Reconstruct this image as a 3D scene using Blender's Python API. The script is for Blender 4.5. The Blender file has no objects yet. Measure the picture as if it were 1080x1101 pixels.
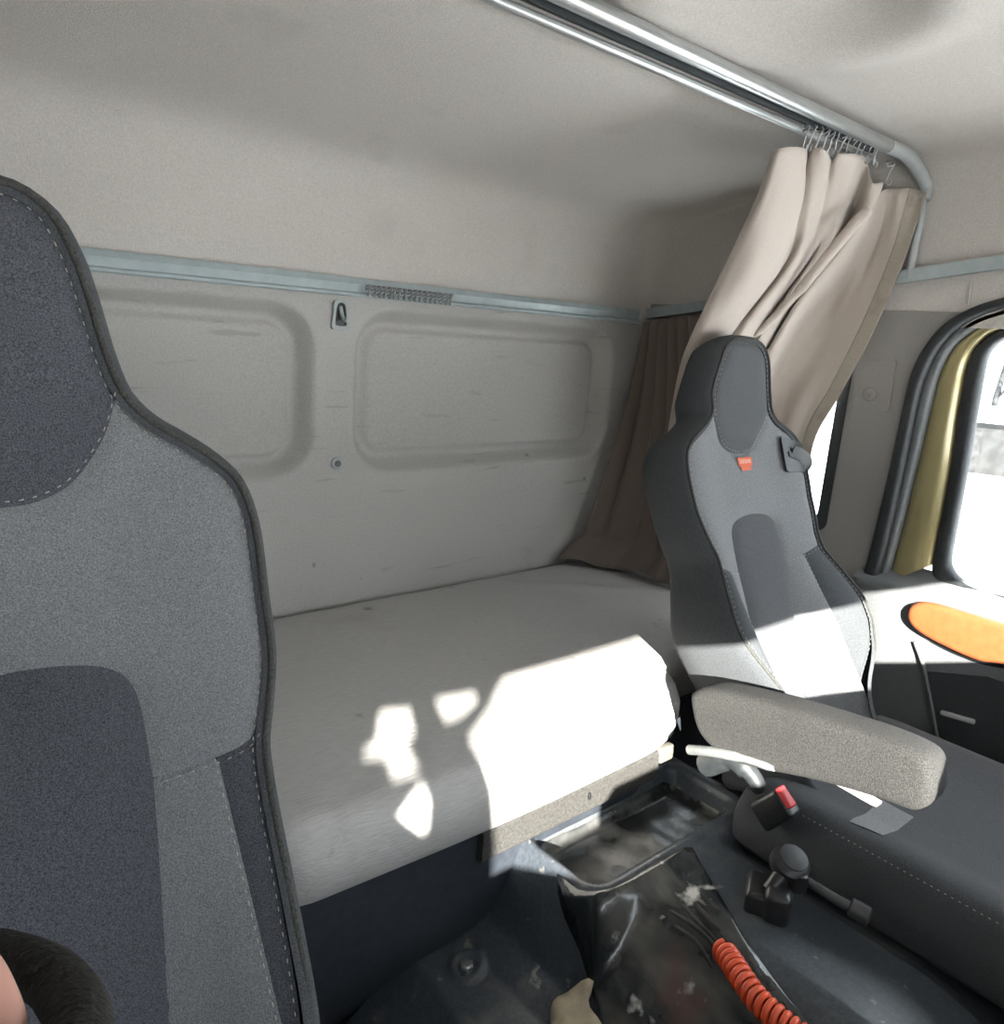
import bpy, bmesh, math, random
from mathutils import Vector, Matrix, noise
from mathutils.geometry import delaunay_2d_cdt
random.seed(7)
SC = bpy.context.scene
COL = SC.collection
PI = math.pi
# ------------------------------------------------------------------ camera
# camera stands at the origin; x to the passenger side, y to the rear of the cab, z up (metres)
F = 829.9125
M = Matrix(((0.76748833, 0.09211389, -0.63441051),
            (-0.63710282, 0.21942724, -0.73888543),
            (0.07114534, 0.97127067, 0.22709386)))
cam = bpy.data.cameras.new('camera'); co = bpy.data.objects.new('camera', cam); COL.objects.link(co)
co.matrix_world = M.to_4x4(); cam.sensor_fit = 'HORIZONTAL'; cam.sensor_width = 36; cam.lens = F*36/1080
cam.clip_start = 0.01; cam.clip_end = 500
SC.camera = co
def ray(u, v): return M @ Vector((u-540, -(v-550.5), -F))
def pY(u, v, y): r = ray(u, v); return r*(y/r.y)
def pX(u, v, x): r = ray(u, v); return r*(x/r.x)
def pZ(u, v, z): r = ray(u, v); return r*(z/r.z)
# ------------------------------------------------------------------ materials
MATS = {}
def mat(name, c1, c2=None, scale=60, rough=0.85, bump=0.0, bscale=None, metal=0.0, detail=3, lo=.35, hi=.65,
        stains=None, spec=None, emit=None, coat=0, stretch=None, sheen=0):
    m = bpy.data.materials.new(name); m.use_nodes = True
    nt = m.node_tree; b = nt.nodes['Principled BSDF']
    b.inputs['Roughness'].default_value = rough; b.inputs['Metallic'].default_value = metal
    if spec is not None: b.inputs['Specular IOR Level'].default_value = spec
    if coat: b.inputs['Coat Weight'].default_value = coat; b.inputs['Coat Roughness'].default_value = .12
    if sheen: b.inputs['Sheen Weight'].default_value = sheen
    tc = nt.nodes.new('ShaderNodeTexCoord'); src = tc.outputs['Object']
    if stretch:
        mp = nt.nodes.new('ShaderNodeMapping'); mp.inputs['Scale'].default_value = stretch
        nt.links.new(src, mp.inputs['Vector']); src = mp.outputs[0]
    def rgba(c): return (c[0], c[1], c[2], 1)
    out = None
    if c2 is None: b.inputs['Base Color'].default_value = rgba(c1)
    else:
        n = nt.nodes.new('ShaderNodeTexNoise'); n.inputs['Scale'].default_value = scale; n.inputs['Detail'].default_value = detail
        nt.links.new(src, n.inputs['Vector'])
        r = nt.nodes.new('ShaderNodeValToRGB'); r.color_ramp.elements[0].position = lo; r.color_ramp.elements[1].position = hi
        r.color_ramp.elements[0].color = rgba(c1); r.color_ramp.elements[1].color = rgba(c2)
        nt.links.new(n.outputs['Fac'], r.inputs['Fac']); out = r.outputs['Color']
        if stains:
            for (sc, slo, shi, colr, seed, *st) in stains:
                n2 = nt.nodes.new('ShaderNodeTexNoise'); n2.inputs['Scale'].default_value = sc; n2.inputs['Detail'].default_value = 6
                mp2 = nt.nodes.new('ShaderNodeMapping'); mp2.inputs['Location'].default_value = (seed, seed*1.7, -seed)
                if st: mp2.inputs['Scale'].default_value = st[0]
                nt.links.new(tc.outputs['Object'], mp2.inputs['Vector']); nt.links.new(mp2.outputs[0], n2.inputs['Vector'])
                r2 = nt.nodes.new('ShaderNodeValToRGB'); r2.color_ramp.elements[0].position = slo; r2.color_ramp.elements[1].position = shi
                nt.links.new(n2.outputs['Fac'], r2.inputs['Fac'])
                mx = nt.nodes.new('ShaderNodeMixRGB'); mx.inputs[2].default_value = rgba(colr)
                nt.links.new(r2.outputs['Color'], mx.inputs[0]); nt.links.new(out, mx.inputs[1]); out = mx.outputs[0]
        nt.links.new(out, b.inputs['Base Color'])
    if bump:
        n3 = nt.nodes.new('ShaderNodeTexNoise'); n3.inputs['Scale'].default_value = bscale or scale; n3.inputs['Detail'].default_value = 4
        nt.links.new(src, n3.inputs['Vector'])
        bp = nt.nodes.new('ShaderNodeBump'); bp.inputs['Strength'].default_value = bump; bp.inputs['Distance'].default_value = .004
        nt.links.new(n3.outputs['Fac'], bp.inputs['Height']); nt.links.new(bp.outputs[0], b.inputs['Normal'])
    if emit: b.inputs['Emission Color'].default_value = rgba(emit[0]); b.inputs['Emission Strength'].default_value = emit[1]
    MATS[name] = m; return m
felt = mat('headliner_felt', (.54,.505,.468), (.62,.585,.545), 260, .95, .35, 320, stains=[(5,.64,.90,(.44,.415,.385),3.1)], detail=5)
wallm = mat('wall_felt', (.45,.44,.415), (.52,.51,.485), 220, .92, .25, 300, stains=[(7,.66,.84,(.38,.365,.34),9.3),(26,.73,.80,(.27,.26,.24),1.3),(6,.655,.72,(.40,.385,.36),5.5,(1,1,9))], detail=5)
sidem = mat('side_trim_plastic', (.27,.255,.24), (.31,.295,.275), 300, .7, .2, 500)
railm = mat('rail_grey_blue', (.36,.42,.43), (.41,.47,.48), 40, .38, metal=.15)
alum = mat('rail_aluminium', (.50,.52,.52), (.58,.60,.60), 30, .30, metal=.75, stretch=(1,40,40))
elbm = mat('rail_corner_plastic', (.40,.43,.43), (.44,.47,.47), 60, .5)
hookm = mat('hook_wire', (.45,.46,.46), rough=.3, metal=.8)
glidm = mat('glider_plastic', (.30,.31,.30), rough=.5)
cur1 = mat('curtain_beige', (.49,.43,.375), (.55,.485,.43), 500, .9, .2, 700, sheen=.2, stains=[(9,.70,.78,(.25,.21,.17),4.4)])
curh = mat('curtain_hem', (.36,.32,.26), (.43,.385,.32), 300, .9, .25, 500, stains=[(16,.52,.70,(.28,.245,.20),2.0)])
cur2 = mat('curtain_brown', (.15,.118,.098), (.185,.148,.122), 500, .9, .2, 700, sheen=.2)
seatD = mat('seat_fabric_charcoal', (.024,.027,.036), (.115,.122,.137), 760, .95, .4, 700, detail=2, lo=.30, hi=.74)
seatL = mat('seat_fabric_grey', (.10,.104,.109), (.27,.277,.285), 760, .95, .4, 700, detail=2, lo=.28, hi=.72)
seatB = mat('seat_fabric_black', (.028,.032,.036), (.085,.092,.098), 760, .95, .3, 700, detail=2, lo=.30, hi=.74)
seatC = mat('seat_fabric_slate', (.045,.048,.054), (.12,.125,.132), 760, .95, .4, 700, detail=2, lo=.30, hi=.74)
edgeM = mat('seat_edge_olive', (.030,.031,.029), (.066,.066,.060), 420, .95, .4, 430, detail=2)
stitch = mat('stitch_thread', (.40,.40,.33), rough=.9)
tagm = mat('tag_orange', (.62,.13,.06), rough=.8); tagw = mat('tag_thread', (.75,.42,.32), rough=.8)
blackP = mat('black_plastic', (.012,.013,.014), (.022,.023,.025), 200, .35)
blackR = mat('black_rubber', (.016,.020,.022), (.026,.030,.032), 90, .5)
greyR = mat('grey_rubber', (.13,.14,.14), (.16,.17,.17), 90, .5)
armM = mat('armrest_grey_fabric', (.012,.012,.0115), (.045,.045,.043), 520, .9, .5, 500, detail=2, stains=[(14,.60,.75,(.02,.02,.019),5.0)])
greyP = mat('light_grey_plastic', (.42,.42,.41), (.48,.48,.47), 90, .45)
redP = mat('red_button', (.62,.05,.06), rough=.45)
cableM = mat('cable_black', (.010,.010,.010), (.02,.02,.02), 60, .8)
dgrey = mat('dark_grey_plastic', (.04,.043,.045), (.055,.058,.06), 60, .45)
gold = mat('gold_paint', (.40,.34,.155), (.44,.375,.18), 12, .30, metal=.35, coat=.8)
dashM = mat('dash_grey', (.44,.44,.43), (.48,.48,.47), 200, .7)  # pale so the unseen dash bounces sunlight up to the ceiling
doorG = mat('door_trim_grey', (.155,.163,.167), (.185,.193,.197), 250, .6, .15, 400)
doorD = mat('door_trim_dark', (.030,.034,.036), (.046,.050,.052), 250, .7, .15, 400)
orange = mat('orange_plastic', (.36,.082,.026), (.40,.095,.032), 60, .5)
mattM = mat('mattress_fabric', (.44,.43,.415), (.50,.49,.475), 70, .9, .45, 60, stretch=(.7,5,5), detail=4,
            stains=[(3.5,.62,.80,(.36,.335,.305),2.2),(9,.665,.74,(.25,.225,.20),6.4)])
bunkM = mat('bunk_base_plastic', (.024,.029,.038), (.034,.040,.050), 60, .5, .1, 300)
clipM = mat('clip_plastic', (.11,.104,.09), (.13,.122,.105), 60, .6)
panelM = mat('bunk_edge_board', (.030,.029,.027), (.054,.052,.048), 160, .75, .4, 240)
tunM = mat('tunnel_plastic', (.040,.049,.060), (.060,.070,.082), 140, .36, .15, 400, stains=[(9,.56,.70,(.11,.115,.115),8.0),(30,.66,.72,(.20,.20,.19),4.0)])
trayM = mat('tray_rubber', (.014,.016,.016), (.13,.13,.125), 12, .27, .3, 22, lo=.45, hi=.75)
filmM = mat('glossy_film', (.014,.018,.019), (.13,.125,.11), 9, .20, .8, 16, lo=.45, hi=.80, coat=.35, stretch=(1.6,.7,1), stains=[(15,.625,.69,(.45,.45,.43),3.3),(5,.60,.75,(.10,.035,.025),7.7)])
floorM = mat('floor_mat', (.022,.022,.021), (.065,.063,.058), 120, .9, .6, 160)
hoseM = mat('orange_hose', (.72,.095,.035), rough=.35)
ragM = mat('beige_rag', (.42,.36,.26), (.30,.26,.19), 30, .8, .4, 60)
skinM = mat('skin', (.62,.33,.26), (.66,.36,.29), 60, .5)
wheelM = mat('wheel_cover', (.006,.006,.006), (.022,.021,.016), 160, .85, .8, 240)
snowM = mat('snow', (.86,.87,.89), (.92,.93,.95), 3, .9)
woodM = mat('grey_wood', (.025,.025,.025), (.045,.045,.045), 4, .9)
barkM = mat('frosted_bark', (.022,.022,.022), (.05,.05,.052), 6, .9)
shellM = mat('cab_shell', (.45,.42,.38), (.48,.45,.41), 60, .9)
glassM = bpy.data.materials.new('window_glass'); glassM.use_nodes = True
_nt = glassM.node_tree; _nt.nodes.clear()
_o = _nt.nodes.new('ShaderNodeOutputMaterial'); _t = _nt.nodes.new('ShaderNodeBsdfTransparent'); _g = _nt.nodes.new('ShaderNodeBsdfGlossy')
_g.inputs['Roughness'].default_value = .03; _t.inputs['Color'].default_value = (.97,.985,.98,1)
_mx = _nt.nodes.new('ShaderNodeMixShader'); _mx.inputs[0].default_value = .05
_nt.links.new(_t.outputs[0], _mx.inputs[1]); _nt.links.new(_g.outputs[0], _mx.inputs[2]); _nt.links.new(_mx.outputs[0], _o.inputs[0])
# ------------------------------------------------------------------ object helpers
def link(name, me, m, parent=None, smooth=True):
    o = bpy.data.objects.new(name, me); COL.objects.link(o)
    if m: me.materials.append(m)
    if smooth:
        for p in me.polygons: p.use_smooth = True
    if parent: o.parent = parent
    return o
def mk(name, verts, faces, m, parent=None, smooth=True, auto=None):
    me = bpy.data.meshes.new(name); me.from_pydata([tuple(v) for v in verts], [], faces); me.validate(); me.update()
    bm = bmesh.new(); bm.from_mesh(me); bmesh.ops.recalc_face_normals(bm, faces=bm.faces); bm.to_mesh(me); bm.free()
    o = link(name, me, m, parent, smooth)
    if auto: me.set_sharp_from_angle(angle=math.radians(auto))
    return o
def bmobj(name, bm, m, parent=None, smooth=True, auto=40):
    me = bpy.data.meshes.new(name); bmesh.ops.recalc_face_normals(bm, faces=bm.faces); bm.to_mesh(me); bm.free()
    o = link(name, me, m, parent, smooth)
    if auto: me.set_sharp_from_angle(angle=math.radians(auto))
    return o
def tag(o, label, cat, group=None, kind=None):
    o['label'] = label; o['category'] = cat
    if group: o['group'] = group
    if kind: o['kind'] = kind
    return o
def struct(o, label=None, cat=None):
    o['kind'] = 'structure'
    if label: o['label'] = label
    if cat: o['category'] = cat
    return o
def empty(name, loc, label, cat, group=None, kind=None):
    o = bpy.data.objects.new(name, None); COL.objects.link(o); o.location = loc; o.empty_display_size = .05
    tag(o, label, cat, group, kind); return o
def adopt(root, *objs):
    # children keep their world coordinates under an empty placed at the thing's base
    for o in objs:
        o.parent = root; o.matrix_parent_inverse = Matrix.Translation(root.location).inverted()
def catmull(pts, n, closed=False):
    pts = [Vector(p) for p in pts]; N = len(pts); out = []
    segs = N if closed else N-1
    for i in range(segs):
        if closed: a, b, c, d = pts[(i-1) % N], pts[i], pts[(i+1) % N], pts[(i+2) % N]
        else:
            b, c = pts[i], pts[i+1]
            a = pts[i-1] if i > 0 else b*2-c
            d = pts[i+2] if i+2 < N else c*2-b
        for k in range(n):
            t = k/n
            out.append(.5*((2*b) + (-a+c)*t + (2*a-5*b+4*c-d)*t*t + (-a+3*b-3*c+d)*t**3))
    if not closed: out.append(pts[-1].copy())
    return out
def frames(path):
    T = []
    for i in range(len(path)):
        a = path[max(0, i-1)]; b = path[min(len(path)-1, i+1)]; T.append((b-a).normalized())
    up = Vector((0, 0, 1)) if abs(T[0].z) < .9 else Vector((1, 0, 0))
    n = (up - T[0]*up.dot(T[0])).normalized(); res = []
    for t in T:
        n = (n - t*n.dot(t)).normalized(); res.append((t, n, t.cross(n)))
    return res
def tubegeo(path, r, seg=10, V=None, Fc=None, cap=True, prof=None):
    V = [] if V is None else V; Fc = [] if Fc is None else Fc
    path = [Vector(p) for p in path]; fr = frames(path); b0 = len(V)
    seg = len(prof) if prof else seg
    for i, (p, (t, n, bn)) in enumerate(zip(path, fr)):
        rr = r[i] if isinstance(r, (list, tuple)) else r
        for k in range(seg):
            if prof: V.append(p + n*prof[k][0]*rr + bn*prof[k][1]*rr)
            else:
                a = 2*PI*k/seg; V.append(p + n*math.cos(a)*rr + bn*math.sin(a)*rr)
    for i in range(len(path)-1):
        for k in range(seg):
            a = b0+i*seg+k; b = b0+i*seg+(k+1) % seg
            Fc.append((a, b, b+seg, a+seg))
    if cap:
        Fc.append(tuple(b0+k for k in range(seg))); Fc.append(tuple(b0+(len(path)-1)*seg+k for k in range(seg)))
    return V, Fc
def tube(name, path, r, m, parent=None, seg=10, prof=None, auto=45):
    V, Fc = tubegeo(path, r, seg, prof=prof); return mk(name, V, Fc, m, parent, True, auto)
def rbox(name, c, dim, r, m, parent=None, seg=3, rot=None):
    bm = bmesh.new(); bmesh.ops.create_cube(bm, size=1)
    for v in bm.verts: v.co = Vector((v.co.x*dim[0], v.co.y*dim[1], v.co.z*dim[2]))
    if r: bmesh.ops.bevel(bm, geom=bm.edges[:], offset=r, segments=seg, affect='EDGES', profile=.5)
    R = rot if rot else Matrix.Identity(3)
    for v in bm.verts: v.co = R @ v.co + Vector(c)
    return bmobj(name, bm, m, parent, True, 50)
def cyl(name, a, b, r, m, parent=None, seg=24, bev=.15):
    a = Vector(a); b = Vector(b); L = (b-a).length; d = (b-a).normalized(); e = min(r*bev, L*.3)
    return tube(name, [a, a+d*.0001, a+d*e, b-d*e, b-d*.0001, b], [r-e*1.2, r-e, r, r, r-e, r-e*1.2], m, parent, seg)
def arcline(pts, spacing, closed=False):
    P = [Vector(p) for p in pts]
    if closed: P.append(P[0].copy())
    L = [0]
    for i in range(1, len(P)): L.append(L[-1]+(P[i]-P[i-1]).length)
    n = max(2, int(round(L[-1]/spacing))); out = []; j = 0
    for k in range(n if closed else n+1):
        s = L[-1]*k/n
        while j < len(L)-2 and L[j+1] < s: j += 1
        t = (s-L[j])/max(1e-9, L[j+1]-L[j]); out.append(P[j].lerp(P[j+1], max(0, min(1, t))))
    return out
def inside(p, poly):
    c = False; n = len(poly); j = n-1
    for i in range(n):
        if (poly[i][1] > p[1]) != (poly[j][1] > p[1]) and p[0] < (poly[j][0]-poly[i][0])*(p[1]-poly[i][1])/(poly[j][1]-poly[i][1])+poly[i][0]: c = not c
        j = i
    return c
def segdist(p, a, b):
    ax, ay = a[0], a[1]; dx, dy = b[0]-ax, b[1]-ay; L = dx*dx+dy*dy
    t = 0 if L == 0 else max(0, min(1, ((p[0]-ax)*dx+(p[1]-ay)*dy)/L))
    return math.hypot(p[0]-ax-t*dx, p[1]-ay-t*dy)
def bdist(p, loops):
    d = 9
    for poly in loops:
        n = len(poly)
        for i in range(n):
            d = min(d, segdist(p, poly[i], poly[(i+1) % n]))
    return d
def cdt(outline, spacing, holes=(), keep=None):
    loops = [[(p[0], p[1]) for p in outline]] + [[(p[0], p[1]) for p in h] for h in holes]
    V = []; E = []
    for lp in loops:
        b = len(V); V += lp; E += [(b+i, b+(i+1) % len(lp)) for i in range(len(lp))]
    nb = len(V)
    x0 = min(v[0] for v in loops[0]); x1 = max(v[0] for v in loops[0]); y0 = min(v[1] for v in loops[0]); y1 = max(v[1] for v in loops[0])
    nx = max(1, int((x1-x0)/spacing)); ny = max(1, int((y1-y0)/spacing))
    for j in range(ny+1):
        for i in range(nx+1):
            p = (x0+(i+(.5 if j % 2 else 0))*spacing, y0+j*spacing)
            if inside(p, loops[0]) and not any(inside(p, h) for h in loops[1:]) and bdist(p, loops) > spacing*.45: V.append(p)
    r = delaunay_2d_cdt([Vector(v) for v in V], E, [], 1, 1e-6)
    vs = [(v.x, v.y) for v in r[0]]; fs = []
    for f in r[2]:
        c = (sum(vs[i][0] for i in f)/len(f), sum(vs[i][1] for i in f)/len(f))
        if inside(c, loops[0]) and not any(inside(c, h) for h in loops[1:]): fs.append(tuple(f))
    return vs, fs, loops
def patch(name, outline, mapf, m, parent, spacing=.012, seam=.006, fall=.007, res=None):
    ol = arcline([Vector((p[0], p[1], 0)) for p in outline], res or spacing*.6, True)
    vs, fs, loops = cdt(ol, spacing)
    W = []
    for v in vs:
        d = bdist(v, loops); W.append(mapf(v[0], v[1], -seam*math.exp(-d/fall)))
    return mk(name, W, fs, m, parent)
def plate(name, outline, mapf, thick, m, parent=None, holes=(), spacing=.2, auto=40):
    # flat plate with holes; mapf(a, b, depth)
    vs, fs, loops = cdt(outline, spacing, holes)
    n = len(vs); V = [mapf(a, b, 0) for a, b in vs] + [mapf(a, b, thick) for a, b in vs]
    Fc = list(fs) + [tuple(i+n for i in reversed(f)) for f in fs]
    from collections import Counter
    cnt = Counter()
    for f in fs:
        for i in range(len(f)): cnt[tuple(sorted((f[i], f[(i+1) % len(f)])))] += 1
    for (a, b), k in cnt.items():
        if k == 1: Fc.append((a, b, b+n, a+n))
    return mk(name, V, Fc, m, parent, True, auto)
def net(name, cols, m, parent=None, nu=6, nv=8, thick=0):
    C = [catmull(c, nv) for c in cols]; rows = len(C[0]); V = []
    R = [catmull([c[r] for c in C], nu) for r in range(rows)]
    W = len(R[0]); V = [p for r in R for p in r]
    Fc = [(r*W+i, r*W+i+1, (r+1)*W+i+1, (r+1)*W+i) for r in range(rows-1) for i in range(W-1)]
    o = mk(name, V, Fc, m, parent)
    if thick:
        s = o.modifiers.new('solid', 'SOLIDIFY'); s.thickness = thick; s.offset = 0
    return o
def sstep(a, b, x):
    t = max(0, min(1, (x-a)/(b-a))); return t*t*(3-2*t)
def lerpl(tab, x):
    if x <= tab[0][0]: return tab[0][1]
    for (a, va), (b, vb) in zip(tab, tab[1:]):
        if x <= b: return va+(vb-va)*(x-a)/(b-a)
    return tab[-1][1]
XL, XR, YR, ZF = -.46, 2.0, 1.70, -1.22
# ------------------------------------------------------------------ rear wall with two recessed pads
def rrsdf(x, z, cx, cz, hx, hz, r):
    qx = abs(x-cx)-hx+r; qz = abs(z-cz)-hz+r
    return math.hypot(max(qx, 0), max(qz, 0))+min(max(qx, qz), 0)-r
PADS = [(.385, -.172, .425, .168, .07), (1.415, -.172, .425, .168, .07)]
def wall_y(x, z):
    y = 0
    for p in PADS:
        d = rrsdf(x, z, *p)
        y += .050*(1-sstep(.0, .042, d)) - .007*math.exp(-((d+.012)/.006)**2)*0 
        y -= .012*(1-sstep(-.022, -.006, d))
    y += .0025*noise.noise(Vector((x*3, z*3, 0)))
    return YR + y
V = []; Fc = []
xs = [XL+(XR+.02-XL)*i/330 for i in range(331)]; zs = [-1.22+.30*i/6 for i in range(6)] + [-.92+1.02*i/170 for i in range(171)]
for z in zs:
    for x in xs: V.append((x, wall_y(x, z), z))
W = len(xs)
for j in range(len(zs)-1):
    for i in range(W-1): Fc.append((j*W+i, j*W+i+1, (j+1)*W+i+1, (j+1)*W+i))
wr = struct(mk('wall_rear', V, Fc, wallm), 'pale grey felt rear wall with two recessed rounded panels', 'wall')
# coat hook plate
def yw(u, v, d=0): return pY(u, v, YR-d)
hk = empty('coat_hook', yw(365, 337), 'small metal coat hook plate high on the rear wall between the recessed panels', 'coat hook')
def wmap(c):
    return lambda a, b, d: Vector((c.x+a, YR-.001-d, c.z+b))
c = yw(365, 338)
ol = catmull([(-.016,.03,0),(.016,.03,0),(.020,0,0),(.023,-.03,0),(.012,-.036,0),(-.012,-.036,0),(-.023,-.03,0),(-.020,0,0)], 5, True)
inn = catmull([(-.010,.022,0),(.010,.022,0),(.015,-.02,0),(.008,-.026,0),(-.008,-.026,0),(-.015,-.02,0)], 5, True)
adopt(hk, plate('rim', ol, wmap(c), .009, elbm, None, [inn], .02),
      plate('back_plate', inn, wmap(c), .002, blackP, None, [], .02),
      tube('hook', catmull([(c.x, YR-.004, c.z+.018), (c.x+.002, YR-.012, c.z-.004), (c.x+.006, YR-.022, c.z-.014), (c.x+.008, YR-.024, c.z-.004)], 6), [.0045]*19, elbm))
bt = empty('screw_cap', yw(362, 498), 'small round grey screw cap on the rear wall below the coat hook', 'cap')
c = yw(362, 498)
adopt(bt, tube('washer', [(c.x, YR, c.z), (c.x, YR-.004, c.z), (c.x, YR-.006, c.z)], [.015, .015, .011], elbm, None, 28),
      tube('screw', [(c.x, YR-.005, c.z), (c.x, YR-.009, c.z), (c.x, YR-.010, c.z)], [.008, .008, .005], greyR, None, 20))
# ------------------------------------------------------------------ headliner (ceiling)
PROF = [(0,0,.085), (0,.004,.16), (0,.010,.23), (0,.016,.28), (0,.026,.318), (.001,.050,.350), (.002,.090,.370), (.003,.15,.386), (.005,.24,.404), (.008,.36,.424), (.014,.50,.443), (.024,.60,.455), (.05,.66,.470), (.10,.72,.484), (.20,.78,.494)]
YF = -.75
def ring(ix, iy, z, r):
    x0, x1, y1 = XL+ix, XR-ix+.005, YR+.005-iy; pts = []
    n = 30
    for i in range(n+1): pts.append((x0, YF+(y1-r-YF)*i/n, z))
    for i in range(1, 9): a = PI-PI/2*i/8; pts.append((x0+r+r*math.cos(a), y1-r+r*math.sin(a), z))
    for i in range(1, n+1): pts.append((x0+r+(x1-x0-2*r)*i/n, y1, z))
    for i in range(1, 9): a = PI/2-PI/2*i/8; pts.append((x1-r+r*math.cos(a), y1-r+r*math.sin(a), z))
    for i in range(1, n+1): pts.append((x1, y1-r-(y1-r-YF)*i/n, z))
    return pts
V = []; Fc = []
for k, (ix, iy, z) in enumerate(PROF): V += ring(ix, iy, z, .05+.012*k)
R = len(ring(0, 0, 0, .05))
for k in range(len(PROF)-1):
    for i in range(R-1): Fc.append((k*R+i, k*R+i+1, (k+1)*R+i+1, (k+1)*R+i))
# crown: grid filling the last ring
last = V[-R:]; vs, fs, lo = cdt([(p[0], p[1]) for p in last], .03)
b = len(V)
HC = pZ(858, 5, .49)
def crown(x, y):
    d = bdist((x, y), lo); z = .494 + .010*sstep(0, .3, d)
    rr = math.hypot((x-HC.x)/1.25, (y-HC.y)/1.0)
    z += -.018*math.exp(-((rr-.20)/.05)**2) + .035*(1-sstep(.08, .19, rr))
    return z
for (x, y) in vs: V.append((x, y, crown(x, y)))
Fc += [tuple(i+b for i in f) for f in fs]
me = bpy.data.meshes.new('ceiling'); me.from_pydata([tuple(v) for v in V], [], Fc)
bm = bmesh.new(); bm.from_mesh(me); bmesh.ops.remove_doubles(bm, verts=bm.verts, dist=.0005); bmesh.ops.recalc_face_normals(bm, faces=bm.faces); bm.to_mesh(me); bm.free()
struct(link('ceiling', me, felt), 'beige felt headliner curving down into the rear wall and sides', 'ceiling')
rf = rbox('roof_panel', ((XL+XR)/2, .46, .62), (XR-XL+.2, 2.7, .03), 0, shellM); struct(rf, 'outer roof skin of the cab above the headliner', 'roof')
# ------------------------------------------------------------------ rails
def side_z(y): return .083+.142*(1.7-y)
flat = [(.5,-.32),(.5,.32),(.42,.45),(-.42,.45),(-.5,.32),(-.5,-.32)]
rr = empty('rear_curtain_rail', (.8, 1.68, .08), 'long pale blue-grey curtain rail along the top of the rear wall', 'curtain rail')
x1r = pY(684, 341, 1.68).x
V, Fc = tubegeo([(XL+.02, 1.682, .079), (x1r, 1.682, .079)], .034, prof=[(.55,-.25),(.55,.35),(.15,.5),(-.35,.35),(-.5,.35),(-.5,-.25)])
railo = mk('track', V, Fc, railm, None, True, 30)
lip = tube('lip', [(XL+.02, 1.662, .060), (x1r, 1.662, .060)], .0055, railm)
adopt(rr, railo, lip)
sr = empty('side_curtain_rail', (1.98, 1.2, .15), 'grey curtain rail climbing along the side wall above the door', 'curtain rail')
V, Fc = tubegeo([(1.983, 1.665, side_z(1.665)), (1.988, 1.3, side_z(1.3)), (1.990, .9, side_z(.9)), (1.990, .45, side_z(.45)+.0), (1.99, .1, side_z(.1))], .030,
                prof=[(.5,-.3),(.5,.4),(-.5,.4),(-.5,-.3)])
adopt(sr, mk('track', V, Fc, railm, None, True, 30))
fr = empty('front_curtain_rail', (1.2, .9, .46), 'bright aluminium double curtain rail crossing the ceiling', 'curtain rail')
pe = pY(958, 158, .9); ZR = pe.z
mainp = [(XL+.05, .9, ZR), (pe.x, .9, ZR)]
tr = pY(770, 118, .93)
a0 = tube('tube', mainp, .0145, alum, None, 20)
pk = pX(1, 1, 1)
e1 = pY(985, 178, .888); e2 = pY(996, 200, .875); e3 = pX(985, 260, 1.985); e4 = pX(978, 300, 1.985)
elbow = tube('corner_piece', catmull([(pe.x-.015, .9, ZR), pe, pY(973, 165, .897), e1, e2, pX(993, 215, 1.985)], 6), .0155, elbm, None, 18)
post = tube('post', catmull([pX(993, 213, 1.985), pX(990, 240, 1.985), e3, e4], 5), .0085, elbm, None, 14)
tz = pY(700, 71, .925).z
trk = tube('track', [(XL+.05, .925, tz), (pY(872, 137, .925).x+.28, .925, tz)], .0075, alum, None, 14)
chn = rbox('channel', ((XL+pe.x)/2, .915, (ZR+tz)/2+.004), (pe.x-XL-.1, .006, .02), 0, blackR)
adopt(fr, a0, elbow, post, trk, chn)
# hooks on the front rail
HK = [(866, 152), (873, 152), (880, 154), (887, 155), (893, 157), (899, 158), (905, 160), (911, 161), (917, 162), (923, 163), (929, 165), (935, 167), (941, 171), (956, 190)]
def hookmesh(h):
    p = [(0,.004,.012), (0,-.006,.016), (0,-.010,.008), (0,-.004,-.002), (0,0,-h*.6), (0,.003,-h), (0,-.006,-h-.006), (0,-.010,-h+.006)]
    V, Fc = tubegeo(catmull(p, 4), .0016, 6)
    V, Fc = tubegeo(catmull([(-.005,.003,.004),(.002,-.010,.010),(.006,.0,.016),(-.004,.006,.014),(-.005,.003,.004)], 4), .0017, 6, V, Fc)
    me = bpy.data.meshes.new('hook'); me.from_pydata([tuple(v) for v in V], [], Fc); me.update(); return me
hme = hookmesh(.028)
for i, (u, v) in enumerate(HK):
    o = link('curtain_hook', hme if i else hme, hookm if i == 0 else None)
    o.location = pY(u, v-8, .915); o.rotation_euler = (0, random.uniform(-.2, .2), random.uniform(-.5, .5))
    tag(o, 'wire curtain hook bunched under the ceiling rail above the beige curtain', 'curtain hook', 'wire hooks bunched on the ceiling curtain rail')
gme = hookmesh(.004)
n = 17
for i in range(n):
    o = link('curtain_glider', gme, glidm if i == 0 else None)
    u = 396+88*i/(n-1); v = 314+9.5*i/(n-1); p = pY(u, v, 1.655)
    o.location = p; o.scale = (1, 1, 1); o.rotation_euler = (0, 0, random.uniform(-.6, .6))
    tag(o, 'small empty grey glider bunched under the rear wall rail', 'curtain glider', 'empty gliders under the rear curtain rail')
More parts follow.
